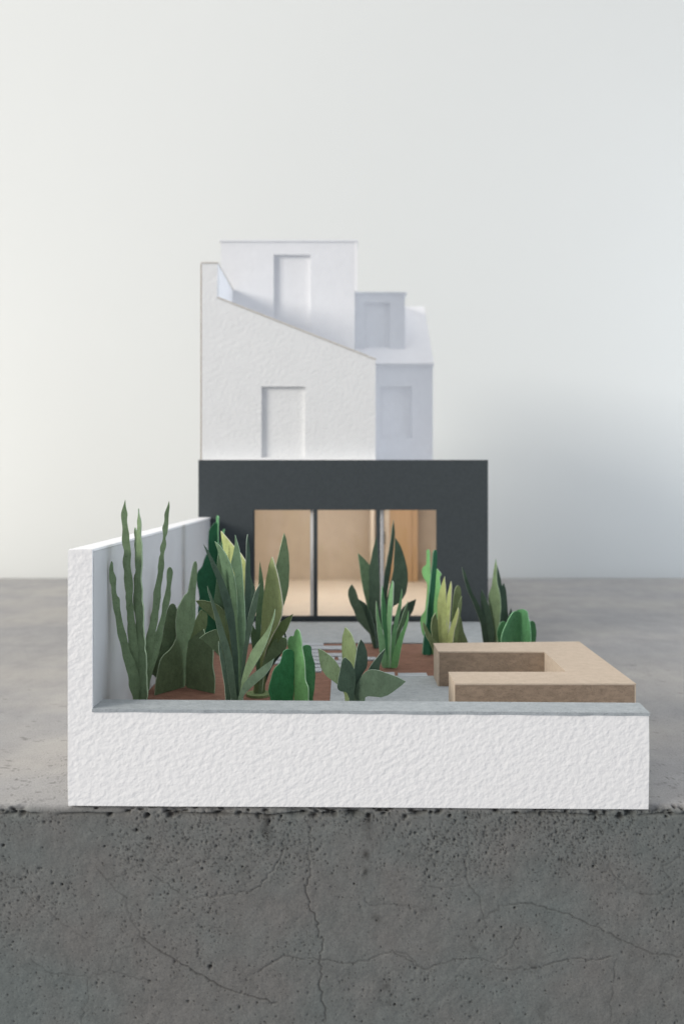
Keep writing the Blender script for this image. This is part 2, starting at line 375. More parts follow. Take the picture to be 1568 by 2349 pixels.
sheet("patio_paving", [(-5.66, 26.5), (6.72, 26.5), (6.42, 30.38), (-5.66, 30.38)], FL+0.035, M_grey, 0.031)
sheet("terrace_paving", [(-0.31, 16.74), (7.05, 16.74), (7.53, 17.52), (7.58, 22.06), (-0.27, 22.1)], FL+0.035, M_grey, 0.031)
def plank(u0, u1, v0, v1):
    X0, X1 = 612.7+.2518*u0, 612.7+.2518*u1; y0, y1 = 1456.9+.2518*v0, 1456.9+.2518*v1
    h = 0.045; k = F*(EYE-FL-h)
    Yn = k/(y1-VY); Yf = k/(y0-VY)
    a = PX(X0, Yf); b = PX(X1, Yf)
    j = lambda: random.uniform(-0.02, 0.02)
    lo = [(a+j(), Yn+j()), (b+j(), Yn+j()), (b+j(), Yf+j()), (a+j(), Yf+j())]
    hexa("plank", [(x, y, FL+0.003) for x, y in lo], [(x, y, FL+h+j()*0.4) for x, y in lo], M_plank, gb)
for r in ((250, 512, 68, 91), (200, 690, 98, 126), (380, 468, 132, 157), (300, 700, 163, 190), (98, 250, 196, 221), (330, 612, 197, 224),
          (650, 760, 197, 224), (905, 990, 198, 224), (40, 250, 230, 258), (330, 700, 230, 259), (360, 492, 264, 291), (620, 700, 264, 291), (380, 500, 297, 328),
          (1000, 1152, 338, 369), (1185, 1443, 343, 375), (-60, 30, 262, 290)):
    plank(*r)

# ---------------------------------------------------------------- garden wall
gw = thing("garden_wall", "white textured watercolour paper garden wall, low in front and tall along the left side", "wall", (0, 16.3, 0.0))
# side wall cores
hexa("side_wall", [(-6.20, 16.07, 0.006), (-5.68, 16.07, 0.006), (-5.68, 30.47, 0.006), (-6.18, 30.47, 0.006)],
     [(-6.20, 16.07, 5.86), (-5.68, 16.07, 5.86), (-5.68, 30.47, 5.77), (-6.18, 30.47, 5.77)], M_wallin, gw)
hexa("side_coping", [(-6.235, 16.064, 5.865), (-5.672, 16.064, 5.865), (-5.66, 30.49, 5.775), (-6.20, 30.49, 5.775)],
     [(-6.235, 16.064, 5.925), (-5.672, 16.064, 5.93), (-5.66, 30.49, 5.85), (-6.20, 30.49, 5.85)], M_smooth, gw, 0.012)
hexa("side_facing", [(-6.23, 16.063, 0.006), (-6.203, 16.063, 0.006), (-6.183, 30.49, 0.006), (-6.215, 30.49, 0.006)],
     [(-6.23, 16.063, 5.862), (-6.203, 16.063, 5.862), (-6.183, 30.49, 5.772), (-6.215, 30.49, 5.772)], M_wc, gw)
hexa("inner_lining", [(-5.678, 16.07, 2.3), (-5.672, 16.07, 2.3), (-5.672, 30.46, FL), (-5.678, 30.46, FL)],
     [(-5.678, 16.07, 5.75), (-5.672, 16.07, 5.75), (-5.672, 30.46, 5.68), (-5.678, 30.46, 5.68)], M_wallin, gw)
hexa("low_wall", [(-5.66, 16.08, FL-0.01), (7.02, 16.08, FL-0.01), (7.08, 16.66, FL-0.01), (-5.66, 16.66, FL-0.01)],
     [(-5.66, 16.08, 2.19), (7.02, 16.08, 2.10), (7.08, 16.66, 2.10), (-5.66, 16.66, 2.19)], M_white, gw)
fp = [P(x, y, 16.0) for x, y in ((156, 1700), (155.6, 1480), (156.2, 1262), (185, 1260), (211.8, 1260), (212, 1500), (212.5, 1628), (500, 1630.5), (900, 1633), (1200, 1636), (1487, 1638.5), (1488, 1740), (1486, 1856.5), (1100, 1854), (700, 1851), (400, 1850), (157, 1848), (155.5, 1800))]
plate("front_facing", fp, [], 0.06, M_wc, gw, M_smooth)
def jit(a, n, z0, z1, y):     # front edge of the coping, slightly uneven as cut by hand
    return [(a[0]+(a[1]-a[0])*i/n, y+random.uniform(-0.012, 0.012), z0+(z1-z0)*i/n) for i in range(n+1)]
low = jit((-5.68, 7.085), 40, 2.2, 2.11, 15.985)+[(7.15, 16.68, 2.115), (-5.68, 16.68, 2.2)]
hexa("low_coping", low, [(x, y, z+0.072+random.uniform(-0.004, 0.004)) for x, y, z in low], M_grey, gw)

# ---------------------------------------------------------------- kraft lounge bench (U shape)
lb = thing("lounge_bench", "brown kraft board U-shaped garden bench beside the low white front wall", "bench", (5.3, 19.8, FL))
HB = EYE-5.20
def bw_(name, x0, x1, y0, y1, z0, z1, m, b=0.008): return box(name, x0, x1, y0, y1, z0, z1, m, lb, b)
zt = HB-0.045
U = [(2.90, 17.66), (7.48, 17.66), (7.60, 22.22), (2.93, 22.0), (2.93, 20.96), (6.10, 20.90), (6.06, 18.74), (2.90, 18.74)]
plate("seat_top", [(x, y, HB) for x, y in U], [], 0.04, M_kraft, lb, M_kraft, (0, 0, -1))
z0 = FL+0.038
def panel(name, a, b, m, inward, th=0.04, zt=zt):
    ax, ay = a; bx, by = b; ix, iy = inward
    hexa(name, [(ax, ay, z0), (bx, by, z0), (bx+ix*th, by+iy*th, z0), (ax+ix*th, ay+iy*th, z0)],
         [(ax, ay, zt), (bx, by, zt), (bx+ix*th, by+iy*th, zt), (ax+ix*th, ay+iy*th, zt)], m, lb)
e = 0.006
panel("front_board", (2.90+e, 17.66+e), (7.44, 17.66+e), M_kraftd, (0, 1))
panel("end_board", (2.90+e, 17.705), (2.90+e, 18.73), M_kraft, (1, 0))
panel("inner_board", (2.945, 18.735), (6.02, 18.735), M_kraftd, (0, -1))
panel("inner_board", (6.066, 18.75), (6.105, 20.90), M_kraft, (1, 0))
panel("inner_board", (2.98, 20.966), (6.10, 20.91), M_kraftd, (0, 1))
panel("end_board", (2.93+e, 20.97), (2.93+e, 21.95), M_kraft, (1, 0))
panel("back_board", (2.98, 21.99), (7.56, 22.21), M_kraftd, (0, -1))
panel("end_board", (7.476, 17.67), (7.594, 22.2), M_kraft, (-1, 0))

# ---------------------------------------------------------------- the paper house
ph = thing("paper_house", "white paper model of a terraced house with a charcoal glazed garden extension", "model house", (0.1, 30.5, 0))
EY = 30.5
ex0, ex1 = PX(455, EY), PX(1118.5, EY); et, eb = PZ(1055, EY), FL+0.0
def rect(x0, x1, z0_, z1_, Y): return [(x0, Y, z0_), (x1, Y, z0_), (x1, Y, z1_), (x0, Y, z1_)]
ox0, ox1, oz1, oz0 = PX(581, EY), PX(1000.5, EY), PZ(1170, EY), PZ(1427, EY)-0.04
plate("extension_wall", [(ex0, EY, 0.01), (ox0, EY, 0.01), (ex1, EY, 0.01), (ex1, EY, et), (ex0, EY, et)],
      [rect(ox0, ox1, oz0+0.02, oz1, EY)], 0.14, M_dark, ph, M_dark)
box("extension_side", ex0+0.01, ex0+0.2, EY+0.145, 43.6, 0.01, et-0.06, M_dark, ph)
box("extension_side", ex1-0.2, ex1-0.01, EY+0.145, 43.6, 0.01, et-0.06, M_dark, ph)
plate("extension_roof", [(ex0+0.01, EY+0.145, et-0.055), (ex1-0.01, EY+0.145, et-0.055), (ex1-0.01, 49, et-0.055), (ex0+0.01, 49, et-0.055)],
      [[(5.4, 31.6, et-0.055), (6.1, 31.6, et-0.055), (6.1, 39.4, et-0.055), (5.4, 39.4, et-0.055)]], 0.05, M_smooth, ph, M_smooth, (0, 0, 1))  # roof opening added to let light down into the room
# frame, mullions, film panes
fr = (oz0+0.02, oz1)
box("door_frame", ox0+0.002, ox1-0.002, EY+0.02, EY+0.12, FL+0.036, PZ(1413.5, EY), M_dark, ph)
for a, b, nm in ((718.5, 728, "mullion"), (862.5, 872, "mullion")):
    box(nm, PX(a, EY), PX(b, EY), EY+0.03, EY+0.11, PZ(1413.5, EY)+0.002, oz1-0.002, M_dark, ph)
box("side_frame", ox0+0.003, ox0+0.05, EY+0.03, EY+0.11, PZ(1413.5, EY)+0.002, oz1-0.002, M_dark, ph)
for a, b in ((584, 718), (728.5, 862), (872.5, 1000)):
    box("pane", PX(a, EY), PX(b, EY), EY+0.125, EY+0.132, PZ(1413.5, EY)+0.002, oz1-0.004, M_film, ph)
box("inner_post", PX(712, 30.9), PX(718, 30.9), 30.75, 31.0, FL+0.05, oz1+0.3, M_smooth, ph)
box("inner_post", PX(872, 30.9), PX(879, 30.9), 30.75, 31.0, FL+0.05, oz1+0.3, M_smooth, ph)
# interior
IY = 43.0
box("interior_floor", ex0+0.21, ex1-0.21, EY+0.15, IY+0.5, FL+0.0, FL+0.03, M_cream, ph)
box("interior_wall", ex0+0.21, ex1-0.21, IY, IY+0.15, FL+0.035, et-0.07, M_tan, ph)
box("interior_lining", ex0+0.205, ex0+0.25, EY+0.15, IY-0.01, FL+0.035, et-0.07, M_tan, ph)
box("interior_lining", ex1-0.25, ex1-0.205, EY+0.15, IY-0.01, FL+0.035, et-0.07, M_tan, ph)
box("interior_ceiling", ex0+0.26, 5.35, EY+0.15, IY-0.01, et-0.12, et-0.075, M_cream, ph)
dy = 42.2
dr = box("door", PX(893, dy), PX(945, dy), dy, dy+0.15, FL+0.035, FL+6.2, M_wood, ph)
box("door_jamb", PX(945.5, dy), PX(957, dy), dy-0.1, dy+0.25, FL+0.035, FL+6.3, M_wood, ph)
box("door_jamb", PX(881, dy), PX(892.5, dy), dy-0.1, dy+0.25, FL+0.035, FL+6.3, M_cream, ph)
box("partition", PX(850, 41), PX(858, 41), 41.0, 42.9, FL+0.035, FL+6.3, M_cream, ph)
il = bpy.data.lights.new("interior_fill_light", 'AREA'); il.shape = 'RECTANGLE'; il.size = 10.5; il.size_y = 7; il.energy = 520; il.color = (1.0, 0.95, 0.87)  # unseen lamp added under the ceiling to brighten the room
io = bpy.data.objects.new("interior_fill_light", il); C.objects.link(io); io.location = (0, 36.5, et-0.14)
box("handle", PX(876.5, 41.9), PX(882, 41.9), 41.9, 42.08, PZ(1248, 41.9), PZ(1220, 41.9), M_dark, dr)

# rear outrigger with sloping gable wall
GY = 31.2
g = lambda px, py: P(px, py, GY)
win = [g(599.5, 886.5), g(699.5, 886.5), g(699, 1049), g(599.5, 1049)]
plate("gable_wall", [g(462.5, 1060), g(462.5, 604.5), g(499.5, 604.5), g(497.5, 683.5), g(861, 826), g(861, 1060)], [win], 0.16, M_wch, ph, M_smooth)
wr = plate("window_recess", [g(596, 880), g(704, 880), g(704, 1054), g(596, 1054)], [], 0.04, M_wch, ph)
wr.location.y += 0.17
def strip(name, a, b, Y, y1, th, m, over=0.03):
    (ax, _, az), (bx, _, bz) = P(*a, Y), P(*b, Y)
    d = Vector((bx-ax, 0, bz-az)).normalized(); nrm = Vector((-d.z, 0, d.x))
    if nrm.z < 0: nrm = -nrm
    A = Vector((ax, 0, az)); B = Vector((bx, 0, bz)); lo = [A, B, B+nrm*th, A+nrm*th]
    hexa(name, [(p.x, Y-over, p.z) for p in lo], [(p.x, y1, p.z) for p in lo], m, ph)
strip("coping", (498.5, 683), (861.5, 825.5), GY, GY+0.2, 0.055, M_board)
strip("coping", (461.5, 604), (500.5, 604), GY, 35.68, 0.055, M_board)
px_l = PX(462.5, GY)
box("parapet", px_l, PX(499.5, GY), GY+0.165, 35.69, et, PZ(604.5, GY)-0.002, M_smooth, ph)
box("outrigger_side", PX(861, GY)-0.16, PX(861, GY), GY+0.165, 39.98, et, PZ(826, GY)-0.02, M_smooth, ph)
# lower roof behind the gable
za, zb = PZ(683.5, GY)-0.5, PZ(826, GY)-0.25
hexa("roof", [(PX(499.5, GY)+0.003, GY+0.17, za), (PX(861, GY)-0.165, GY+0.17, zb), (PX(861, GY)-0.165, 35.69, zb), (PX(499.5, GY)+0.003, 35.69, za)],
     [(PX(499.5, GY)+0.003, GY+0.17, za+0.1), (PX(861, GY)-0.165, GY+0.17, zb+0.1), (PX(861, GY)-0.165, 35.69, zb+0.1), (PX(499.5, GY)+0.003, 35.69, za+0.1)], M_smooth, ph)
# tower (rooftop stair / bedroom block)
TY = 35.7
t = lambda px, py: P(px, py, TY)
tx0, tx1, tz = PX(507, TY), PX(813, TY), PZ(555, TY)
plate("tower_wall", [(tx0, TY, et), (tx0, TY, tz), (tx1, TY, tz), (tx1, TY, et)], [[t(627.5, 583.5), t(712, 583.5), t(712, 752), t(627.5, 752)]], 0.2, M_white, ph, M_smooth)
w2 = plate("window_recess", [t(622, 578), t(718, 578), t(718, 760), t(622, 760)], [], 0.04, M_white, ph); w2.location.y += 0.21
box("tower_side", tx0, tx0+0.15, TY+0.205, 46, et, tz-0.002, M_smooth, ph)
box("tower_side", tx1-0.15, tx1+0.0, TY+0.205, 46, et, tz-0.002, M_smooth, ph)
box("tower_roof", tx0-0.09, tx1+0.17, TY-0.06, 46, tz+0.002, tz+0.10, M_white, ph)
box("tower_trim", tx1+0.004, tx1+0.13, TY-0.02, TY+0.16, PZ(668, TY), tz-0.004, M_smooth, ph)
# main house behind
HY = 40.0
hx0, hx1 = 0.72, PX(992, HY); hz = PZ(836, HY)
h_ = lambda px, py: P(px, py, HY)
plate("house_wall", [(hx0, HY, et), (hx0, HY, hz), (hx1, HY, hz), (hx1, HY, et)], [[h_(872, 887), h_(943.5, 887), h_(943.5, 1004), h_(872, 1004)]], 0.12, M_white, ph, M_smooth)
w3 = plate("window_recess", [h_(866, 880), h_(950, 880), h_(950, 1012), h_(866, 1012)], [], 0.04, M_white, ph); w3.location.y += 0.13
RY = 44.2; rz = PZ(707, RY)
rx0r = PX(930, RY)
# gable end on the right: pentagon
plate("house_side", [(hx1, HY+0.125, et), (hx1, HY+0.125, hz-0.01), (hx1, RY, rz-0.02), (hx1, 48.6, hz-0.01), (hx1, 48.6, et)], [], 0.12, M_smooth, ph, M_smooth, (-1, 0, 0))
dn = Vector((0, -(rz-hz), RY-HY)).normalized()*0.09
hexa("roof", [(tx1+0.01, HY-0.04, hz-0.02), (hx1+0.04, HY-0.04, hz-0.02), (hx1+0.02, RY, rz), (tx1+0.01, RY, rz)],
     [(tx1+0.01, HY-0.04+dn.y, hz-0.02+dn.z), (hx1+0.04, HY-0.04+dn.y, hz-0.02+dn.z), (hx1+0.02, RY, rz+0.12), (tx1+0.01, RY, rz+0.12)], M_smooth, ph)
hexa("rear_roof", [(tx1+0.01, RY+0.003, rz), (hx1+0.02, RY+0.003, rz), (hx1+0.04, 48.7, hz-0.05), (tx1+0.01, 48.7, hz-0.05)],
     [(tx1+0.01, RY+0.003, rz+0.12), (hx1+0.02, RY+0.003, rz+0.12), (hx1+0.04, 48.7, hz+0.07), (tx1+0.01, 48.7, hz+0.07)], M_smooth, ph)
box("rear_wall", ex0+0.02, hx1-0.13, 48.45, 48.6, 0.01, hz-0.06, M_smooth, ph)
box("eaves", tx1+0.87, hx1+0.05, HY-0.07, HY-0.005, hz-0.14, hz-0.03, M_white, ph)
# dormer
DY = 40.9
d_ = lambda px, py: P(px, py, DY)
dz0, dz1 = PZ(806, DY), PZ(674, DY); dx1 = PX(928, DY)
plate("dormer_wall", [(tx1+0.02, DY, dz0-0.3), (tx1+0.02, DY, dz1), (dx1, DY, dz1), (dx1, DY, dz0-0.3)], [[d_(836, 694), d_(893, 694), d_(893, 800), d_(836, 800)]], 0.09, M_white, ph, M_smooth)
w4 = plate("window_recess", [d_(830, 688), d_(899, 688), d_(899, 805), d_(830, 805)], [], 0.04, M_white, ph); w4.location.y += 0.10
box("dormer_side", dx1-0.12, dx1, DY+0.155, 45.5, dz0-0.3, dz1-0.002, M_smooth, ph)
box("dormer_roof", tx1+0.02, dx1+0.12, DY-0.06, 45.6, dz1+0.002, dz1+0.1, M_white, ph)

box("corner_edge", px_l-0.045, px_l-0.002, GY+0.01, 35.69, et, PZ(604.5, GY)-0.004, M_kraftd, ph)
# ---------------------------------------------------------------- plants of cut paper
CROP = dict(a=(136.2, 1116.5, .3474), b=(435.7, 1184.6, .2171), c=(599.1, 1348.0, .2605), d=(748.9, 1157.4, .33),
            e=(953.1, 1225.4, .1997), f=(435.7, 1157.4, .16499))
def smooth_loop(p, it=2):
    for _ in range(it):
        q = []; n = len(p)
        for i in range(n):
            a, b_, c_ = Vector(p[i-1]), Vector(p[i]), Vector(p[(i+1) % n])
            u, v = (a-b_), (c_-b_)
            ang = u.angle(v) if u.length > 1e-6 and v.length > 1e-6 else 3.14
            if ang < 1.35: q.append(tuple(b_))
            else: q.append(tuple(b_+u*0.25)); q.append(tuple(b_+v*0.25))
        p = q
    return p
LR = random.Random(11)
def hand_cut(p, amp):
    """densify a traced outline and let the scissors wander a little"""
    q = []; n = len(p)
    for i in range(n):
        a, b_ = p[i], p[(i+1) % n]; d = math.hypot(b_[0]-a[0], b_[1]-a[1]); q.append(a)
        k = int(d/16)
        for j in range(1, k+1):
            t_ = j/(k+1); w_ = amp*LR.uniform(-1, 1)/max(d, 1)
            q.append((a[0]+(b_[0]-a[0])*t_-(b_[1]-a[1])*w_, a[1]+(b_[1]-a[1])*t_+(b_[0]-a[0])*w_))
    return smooth_loop(q, 2)
def leaf(plant, crop, Y0, axis, yaw, col, pts, name="leaf", th=0.035, cut=1602.0, dy=0.0):
    ox, oy, s_ = CROP[crop]
    p2 = hand_cut([(ox+u*s_, oy+v*s_) for u, v in pts], 1.9 if name == "stem" else 0.45)
    c, s = math.cos(math.radians(yaw)), math.sin(math.radians(yaw))
    Yb = Y0+dy; X0 = (axis-VX)/F*Y0
    out = []
    for px, py in p2:
        k = (px-VX)/F; tt = (k*Yb-X0)/(c-k*s); y = Yb+tt*s
        z = EYE-(py-VY)/F*y
        if py >= cut: z = FL+0.01
        out.append((X0+tt*c, y, max(z, FL+0.01)))
    # drop duplicates left by clamping
    q = []
    for p in out:
        if not q or (Vector(p)-Vector(q[-1])).length > 0.006: q.append(p)
    if (Vector(q[0])-Vector(q[-1])).length < 0.006: q.pop()
    nrm = (-s, c, 0)
    return plate(name, q, [], th, MG[col], plant, MG[col+"_edge"], nrm)
def plant(name, label, cat, axis, Y): return thing(name, label, cat, ((axis-VX)/F*Y, Y, FL), "cut paper plants in the garden")

# tall wavy cactus by the left wall
A, ax = 17.3, 320; p = plant("cactus", "tall olive paper cactus with thin wavy stems in front of the white side wall", "cactus", ax, A)
leaf(p, 'a', A, ax, 25, 'moss', [(345,490),(355,500),(358,560),(378,600),(375,660),(385,725),(400,735),(402,800),(412,860),(430,940),(450,1010),(468,1090),(500,1150),(530,1260),(530,1403),(490,1403),(470,1350),(440,1200),(420,1130),(405,1040),(380,930),(370,850),(350,740),(345,660),(330,590),(332,530)], "stem")
leaf(p, 'a', A, ax, 8, 'moss', [(435,85),(440,140),(452,180),(448,240),(462,320),(465,370),(475,450),(470,530),(485,620),(485,700),(492,800),(500,900),(515,1040),(530,1150),(560,1250),(575,1403),(500,1403),(470,1200),(455,1050),(452,900),(440,800),(440,700),(430,640),(430,560),(418,480),(428,420),(412,350),(418,270),(408,200),(415,150),(428,110)], "stem", dy=.04)
leaf(p, 'a', A, ax, -38, 'moss', [(520,145),(528,200),(537,260),(535,340),(543,420),(540,560),(545,720),(553,830),(556,950),(572,1150),(575,1300),(577,1403),(540,1403),(530,1250),(515,1130),(505,1000),(500,850),(488,720),(490,600),(505,560),(500,450),(493,380),(497,270),(510,300),(512,230)], "stem")
leaf(p, 'a', A, ax, 15, 'moss', [(725,92),(730,130),(722,200),(718,280),(700,340),(705,400),(690,470),(692,540),(675,640),(672,730),(655,830),(645,920),(625,1020),(605,1130),(600,1180),(580,1403),(545,1403),(560,1200),(570,1020),(590,930),(600,860),(618,770),(620,700),(640,620),(652,560),(655,500),(670,440),(668,390),(685,330),(678,270),(695,210),(700,160)], "stem", dy=.06)
leaf(p, 'a', A, ax, 30, 'moss', [(722,532),(738,530),(752,560),(748,590),(738,650),(738,710),(722,790),(705,850),(690,920),(680,1010),(660,1100),(610,1250),(580,1403),(560,1403),(590,1250),(600,1150),(615,1060),(640,960),(660,900),(680,830),(690,740),(705,680),(710,600),(712,555)], "stem", dy=.1)
# broad folded olive plant
A, ax = 21.0, 424.5; p = plant("broad_cactus", "broad olive paper cactus of folded cards left of the big spiky plant", "cactus", ax, A)
leaf(p, 'a', A, ax, 50, 'moss', [(628,1403),(640,1290),(655,1200),(668,1145),(690,1112),(730,1080),(755,1045),(775,1000),(770,900),(780,810),(800,770),(830,715),(850,702),(862,640),(878,550),(892,495),(905,490),(912,520),(908,620),(900,700),(898,880),(880,960),(860,1010),(845,1060),(838,1200),(832,1320),(715,1403)], "pad")
leaf(p, 'a', A, ax, 20, 'moss', [(712,810),(735,772),(760,772),(775,800),(800,900),(820,1100),(830,1320),(640,1260),(600,1230),(640,1100),(680,1000),(695,900)], "pad", dy=.1)
leaf(p, 'a', A, ax, -32, 'moss', [(832,1320),(838,1150),(850,1020),(880,995),(930,955),(950,940),(960,975),(1005,1050),(1015,1070),(1010,1180),(1025,1260),(1020,1403),(930,1370)], "pad", dy=-.04)
leaf(p, 'a', A, ax, 25, 'olive', [(895,890),(935,808),(980,840),(975,920),(960,960),(990,1100),(985,1290),(850,1300),(850,1000)], "pad", dy=.35)
# dark green cactus behind
A, ax = 25.4, 498; p = plant("dark_cactus", "tall dark green paper cactus with lobed edge at the far end of the side wall", "cactus", ax, A)
leaf(p, 'f', A, ax, 18, 'pine', [(360,240),(380,260),(395,470),(420,520),(400,650),(390,800),(380,1000),(390,1400),(385,2030),(160,2030),(110,1500),(130,1330),(125,1230),(100,1120),(95,1020),(105,930),(170,870),(190,790),(220,710),(255,650),(255,500),(262,360),(300,300)], "pad")
leaf(p, 'f', A, ax, -70, 'leafy', [(366,158),(375,152),(392,165),(390,300),(390,1200),(392,2030),(372,2030),(368,1200),(366,300)], "pad", dy=.04)
leaf(p, 'f', A, ax, -30, 'leafy', [(452,345),(478,340),(470,400),(450,520),(435,700),(430,1500),(420,2030),(395,2030),(410,1200),(425,560)], "pad", dy=.08)
# broad leaf plant with lime leaf
A, ax = 19.7, 531; p = plant("lime_leaf_plant", "paper plant with one pale lime leaf behind the big spiky plant", "plant", ax, A)
leaf(p, 'b', A, ax, -50, 'lime', [(325,155),(370,210),(420,270),(468,325),(530,390),(585,475),(598,600),(590,800),(570,1000),(545,1300),(500,1700),(480,1880),(430,1880),(430,1300),(440,900),(430,500),(390,420),(350,350),(335,250)])
leaf(p, 'b', A, ax, 10, 'olive', [(60,890),(130,885),(230,905),(300,940),(360,990),(400,1050),(440,1200),(460,1500),(450,1880),(410,1880),(400,1500),(350,1250),(270,1110),(180,1020),(100,950)], dy=-.1)
leaf(p, 'b', A, ax, 22, 'moss', [(100,1290),(180,1230),(280,1190),(340,1230),(400,1330),(440,1500),(450,1880),(400,1880),(380,1700),(330,1500),(240,1400),(150,1320)], dy=-.16)
leaf(p, 'b', A, ax, 15, 'fern', [(325,270),(345,400),(380,500),(400,700),(430,1000),(450,1400),(450,1880),(410,1880),(380,1500),(320,1200),(245,950),(280,700),(290,450)], dy=.05)
leaf(p, 'b', A, ax, 30, 'fern', [(355,520),(410,640),(460,800),(480,1000),(480,1400),(455,1880),(420,1880),(400,1400),(370,1000),(345,700)], dy=-.05)
# big spiky plant
A, ax = 17.6, 540; p = plant("spiky_plant", "large dark green spiky paper agave, tallest clump left of the glazed doors", "plant", ax, A)
B = 1945
leaf(p, 'b', A, ax, 12, 'dark', [(140,290),(200,370),(270,500),(330,620),(390,760),(440,900),(470,1050),(490,1250),(510,1500),(520,B),(470,B),(450,1500),(420,1250),(380,1050),(330,850),(290,690),(240,560),(190,420)], dy=-.15)
leaf(p, 'b', A, ax, 20, 'deep', [(185,735),(215,800),(260,920),(310,1050),(360,1200),(410,1350),(450,1500),(500,B),(440,B),(400,1700),(370,1500),(330,1350),(290,1200),(260,1050),(220,900),(190,790)], dy=-.25)
leaf(p, 'b', A, ax, 30, 'deep', [(305,1320),(320,1335),(345,1450),(380,1560),(420,1700),(450,1800),(460,B),(380,B),(370,1800),(345,1650),(320,1500),(305,1400)], dy=-.2)
leaf(p, 'b', A, ax, -20, 'fern', [(260,265),(320,315),(380,400),(430,510),(470,650),(490,800),(500,1000),(510,1300),(520,1600),(530,B),(470,B),(470,1500),(450,1200),(420,950),(370,720),(330,520),(300,380)], dy=.05)
leaf(p, 'b', A, ax, -10, 'fern', [(475,195),(495,260),(525,370),(545,520),(560,700),(575,900),(585,1100),(580,1300),(560,1500),(540,B),(490,B),(500,1600),(500,1300),(505,1000),(500,800),(470,600),(430,500),(455,400),(475,290)])
leaf(p, 'b', A, ax, 40, 'dark', [(612,190),(625,280),(635,400),(640,560),(645,750),(640,950),(620,1200),(600,1400),(560,1700),(550,B),(500,B),(540,1600),(565,1300),(580,1000),(585,800),(590,600),(598,400),(600,260)], dy=-.05)
leaf(p, 'b', A, ax, 20, 'deep', [(740,710),(735,780),(715,900),(700,1010),(670,1120),(640,1250),(610,1400),(580,1600),(560,B),(520,B),(540,1700),(560,1450),(580,1250),(610,1080),(650,930),(690,800)], dy=-.12)
leaf(p, 'b', A, ax, -25, 'moss', [(895,980),(885,1080),(850,1200),(800,1350),(740,1480),(680,1580),(620,1680),(570,1790),(550,B),(520,B),(540,1750),(590,1560),(650,1420),(720,1320),(800,1220),(850,1130),(875,1050)], dy=-.2)
leaf(p, 'b', A, ax, -30, 'deep', [(880,1505),(850,1600),(790,1680),(700,1760),(620,1830),(570,1880),(545,B),(500,B),(530,1850),(570,1760),(640,1680),(720,1620),(800,1560)], dy=-.3)
leaf(p, 'b', A, ax, 10, 'fern', [(335,550),(370,640),(400,780),(430,900),(470,1100),(490,1400),(500,B),(460,B),(450,1500),(430,1250),(380,1050),(345,800)], dy=.12)
leaf(p, 'b', A, ax, 35, 'deep', [(640,620),(665,700),(685,740),(690,800),(670,1000),(630,1250),(580,1600),(550,B),(520,B),(560,1600),(600,1300),(625,1000),(640,800)], dy=.08)
# footed plant with big leaves
A, ax = 20.3, 594; p = plant("broad_leaf_plant", "olive paper plant with wide pointed leaves on a small round foot", "plant", ax, A)
leaf(p, 'b', A, ax, -50, 'lime2', [(862,428),(880,470),(910,570),(940,700),(965,850),(975,950),(965,1050),(930,1150),(870,1250),(800,1400),(760,1600),(745,1870),(700,1870),(710,1600),(730,1400),(750,1200),(760,1000),(775,850),(800,680),(830,520)])
leaf(p, 'b', A, ax, 20, 'moss', [(995,175),(1020,240),(1045,400),(1052,560),(1040,760),(1010,880),(975,980),(930,1100),(860,1300),(790,1600),(760,1870),(720,1870),(760,1500),(830,1200),(890,900),(905,700),(910,520),(940,400),(975,250)], dy=.1)
leaf(p, 'b', A, ax, 10, 'fern', [(740,470),(755,560),(775,680),(785,800),(775,950),(750,1150),(740,1400),(735,1700),(710,1700),(700,1400),(690,1150),(700,1000),(720,800),(728,600)], dy=.2)
leaf(p, 'b', A, ax, -15, 'olive', [(1088,1030),(1060,1110),(1020,1210),(960,1290),(880,1400),(820,1560),(780,1700),(760,1870),(725,1870),(740,1650),(790,1450),(830,1330),(870,1220),(950,1120),(1020,1070)], dy=-.1)
leaf(p, 'b', A, ax, -5, 'moss', [(1025,1290),(1030,1360),(1000,1420),(930,1470),(860,1540),(800,1620),(770,1700),(760,1870),(720,1870),(740,1650),(780,1520),(830,1400),(880,1310),(930,1280),(990,1278)], dy=-.2)
leaf(p, 'b', A, ax, 15, 'fern', [(665,1150),(720,1240),(745,1330),(750,1500),(740,1870),(715,1870),(700,1600),(660,1400),(640,1250)], dy=-.05)
leaf(p, 'b', A, ax, 5, 'dark', [(950,1120),(966,1125),(1000,1200),(1022,1285),(1005,1400),(860,1600),(760,1870),(730,1870),(820,1600),(970,1400),(1003,1285),(975,1200)], dy=.03)
leaf(p, 'b', A, ax, 8, 'olive', [(690,1630),(805,1680),(795,1870),(668,1870)], "stem", dy=-.12)
cx, cy = PX(594, A), A-0.1
ring = [(cx+0.36*math.cos(a*math.tau/28), cy+0.30*math.sin(a*math.tau/28)) for a in range(28)]
hexa("foot", [(x, y, FL+0.004) for x, y in ring], [(x, y, FL+0.07) for x, y in ring], MG['sage'], p)
